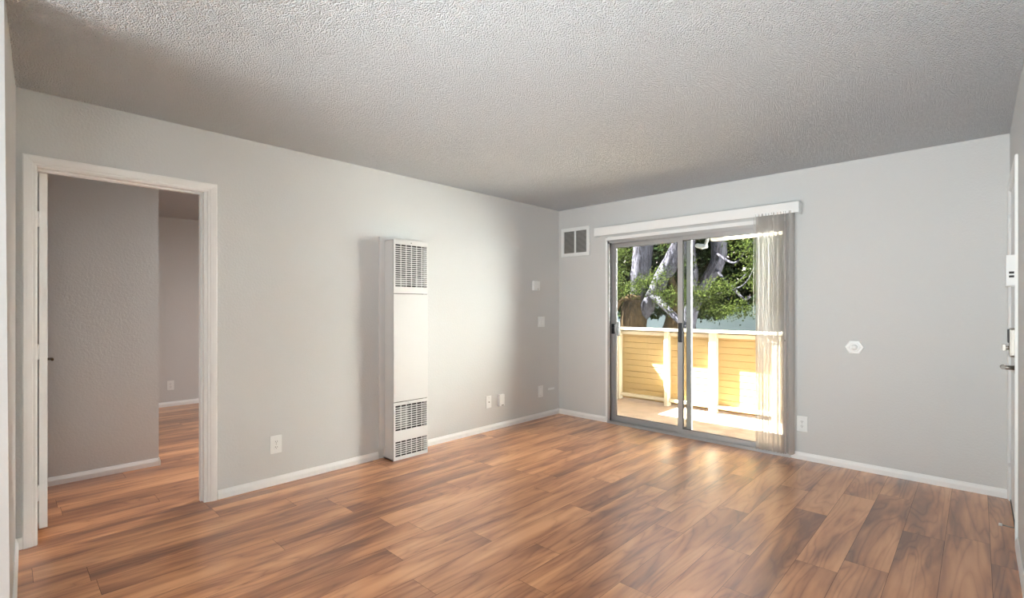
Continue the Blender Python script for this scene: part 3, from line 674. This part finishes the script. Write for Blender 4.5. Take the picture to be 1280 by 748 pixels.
limb('branch', [(-2.55, 6.6, 1.1), (-2.25, 6.5, 1.4), (-1.95, 6.5, 1.95), (-1.48, 6.5, 2.75), (-0.8, 6.3, 4.2)], [0.22, 0.18, 0.2, 0.2, 0.16], M['bark'], T1, 18, 0.03, 3)
limb('branch', [(-2.25, 6.4, 1.62), (-1.95, 6.35, 1.45), (-1.6, 6.3, 1.15), (-1.2, 6.25, 0.8)], [0.08, 0.085, 0.08, 0.06], M['bark'], T1, 12, 0.05, 4)
limb('branch', [(-2.1, 6.9, -1.2), (-1.95, 6.8, 0.3), (-1.75, 6.7, 0.95), (-1.62, 6.6, 1.5), (-1.7, 6.5, 2.0)], [0.22, 0.2, 0.17, 0.12, 0.06], M['bark2'], T1, 14, 0.04, 5)
limb('branch', [(-2.9, 6.3, 0.2), (-3.12, 6.25, 0.9), (-3.05, 6.2, 1.5), (-3.2, 6.1, 2.3)], [0.10, 0.07, 0.05, 0.03], M['bark2'], T1, 10, 0.05, 6)
limb('branch', [(-2.4, 6.3, 1.5), (-2.55, 6.2, 1.52), (-2.85, 6.15, 1.45), (-3.0, 6.1, 1.1)], [0.06, 0.07, 0.06, 0.03], M['bark2'], T1, 10, 0.05, 7)
leaves('foliage', [(-3.1, 6.2, 1.75, .5, .4, .28, 900), (-2.5, 5.9, 1.72, .5, .35, .13, 420), (-1.95, 5.9, 1.9, .4, .35, .12, 300), (-3.1, 6.6, 2.7, .45, .5, .6, 1200), (-1.5, 5.8, 2.05, .3, .3, .12, 150),
                   (-1.5, 6.0, 1.5, .4, .4, .3, 500), (-1.95, 7.2, 2.9, .3, .5, .6, 800), (-2.9, 5.9, 2.1, .3, .3, .2, 300), (-2.9, 6.6, 4.6, 1.25, 1.3, 1.0, 3500)], M['leaf'], T1, 1, bright=(0.25, 1))
T2 = thing('tree', (-1.5, 7.6, -3.0), 'slimmer crooked tree seen through the right door panel', 'tree', 'trees beyond the balcony')
limb('trunk', [(-2.1, 7.7, -3.0), (-1.95, 7.6, -0.5), (-1.65, 7.5, 1.1), (-1.35, 7.5, 1.75), (-0.98, 7.5, 2.35), (-0.93, 7.5, 2.9), (-0.95, 7.5, 4.2)], [0.24, 0.22, 0.18, 0.16, 0.17, 0.19, 0.16], M['bark'], T2, 16, 0.04, 8)
limb('branch', [(-1.6, 7.4, 1.2), (-1.5, 7.3, 2.0), (-1.55, 7.2, 2.9), (-1.4, 7.2, 3.8)], [0.10, 0.13, 0.15, 0.13], M['bark'], T2, 12, 0.05, 9)
for i, pts in enumerate(([(-0.95, 7.4, 2.2), (-0.6, 7.0, 1.9), (-0.3, 6.6, 1.75), (0.1, 6.3, 2.0)], [(-1.3, 7.2, 1.6), (-0.9, 6.6, 1.5), (-0.4, 6.3, 1.6), (0.1, 6.1, 1.75), (0.35, 6.0, 2.1)], [(-0.93, 7.3, 2.6), (-0.4, 7.0, 2.3), (0.0, 6.6, 2.55), (0.4, 6.5, 2.9)], [(-1.3, 6.9, 2.5), (-1.15, 6.5, 2.0), (-1.02, 6.3, 1.55)], [(-0.2, 6.4, 1.7), (0.05, 6.3, 1.45), (0.2, 6.2, 1.5)])):
    limb('branch', pts, [0.035, 0.025, 0.018, 0.012, 0.008][:len(pts)], M['bark'], T2, 8, 0.05, 20+i)
leaves('foliage', [(-0.95, 6.2, 1.52, .5, .35, .22, 1100), (-0.35, 6.1, 1.70, .35, .3, .2, 700), (0.0, 6.0, 1.25, .35, .3, .18, 450), (-0.5, 6.2, 1.2, .35, .3, .14, 400), (0.15, 6.3, 2.5, .35, .35, .3, 600), (-1.15, 6.3, 2.3, .18, .3, .12, 150), (-1.15, 6.2, 1.8, .15, .3, .12, 150), (-0.2, 6.6, 2.9, .6, .5, .2, 500),
                   (0.3, 6.2, 1.9, .3, .3, .3, 400), (0.1, 7.5, 4.6, 1.4, 1.3, 1.0, 3500)], M['leaf'], T2, 2, bright=(0.3, 1))
for i, (x, y, lab) in enumerate(((-6.0, 9.8, 'dense dark green tree behind the large trunk, at far left'), (-2.9, 10.4, 'dense dark green tree behind the twisted grey tree'), (0.4, 10.4, 'dense dark green tree behind the crooked slim tree'))):
    T = thing('tree', (x, y, -3.0), lab, 'tree', 'trees beyond the balcony')
    limb('trunk', [(x, y, -3.0), (x+0.1, y, -0.5), (x-0.1, y, 1.6), (x, y, 4.0)], [0.22, 0.18, 0.15, 0.08], M['bark2'], T, 12, 0.05, 30+i)
    zlo = 1.9
    leaves('foliage', [(x, y, 3.2, 1.8, 1.2, 1.6, 17000), (x, y+0.4, 2.0, 1.8, 0.8, 0.85, 13000), (x, y, 4.8, 1.6, 1.2, 1.0, 3000), (x, y-0.5, 1.25+(0.25 if x > 0 else 0), 1.6, 0.5, 0.35, 1500)], M['leafd'], T, 10+i, size=(0.11, 0.20), bright=(0, 0.9))
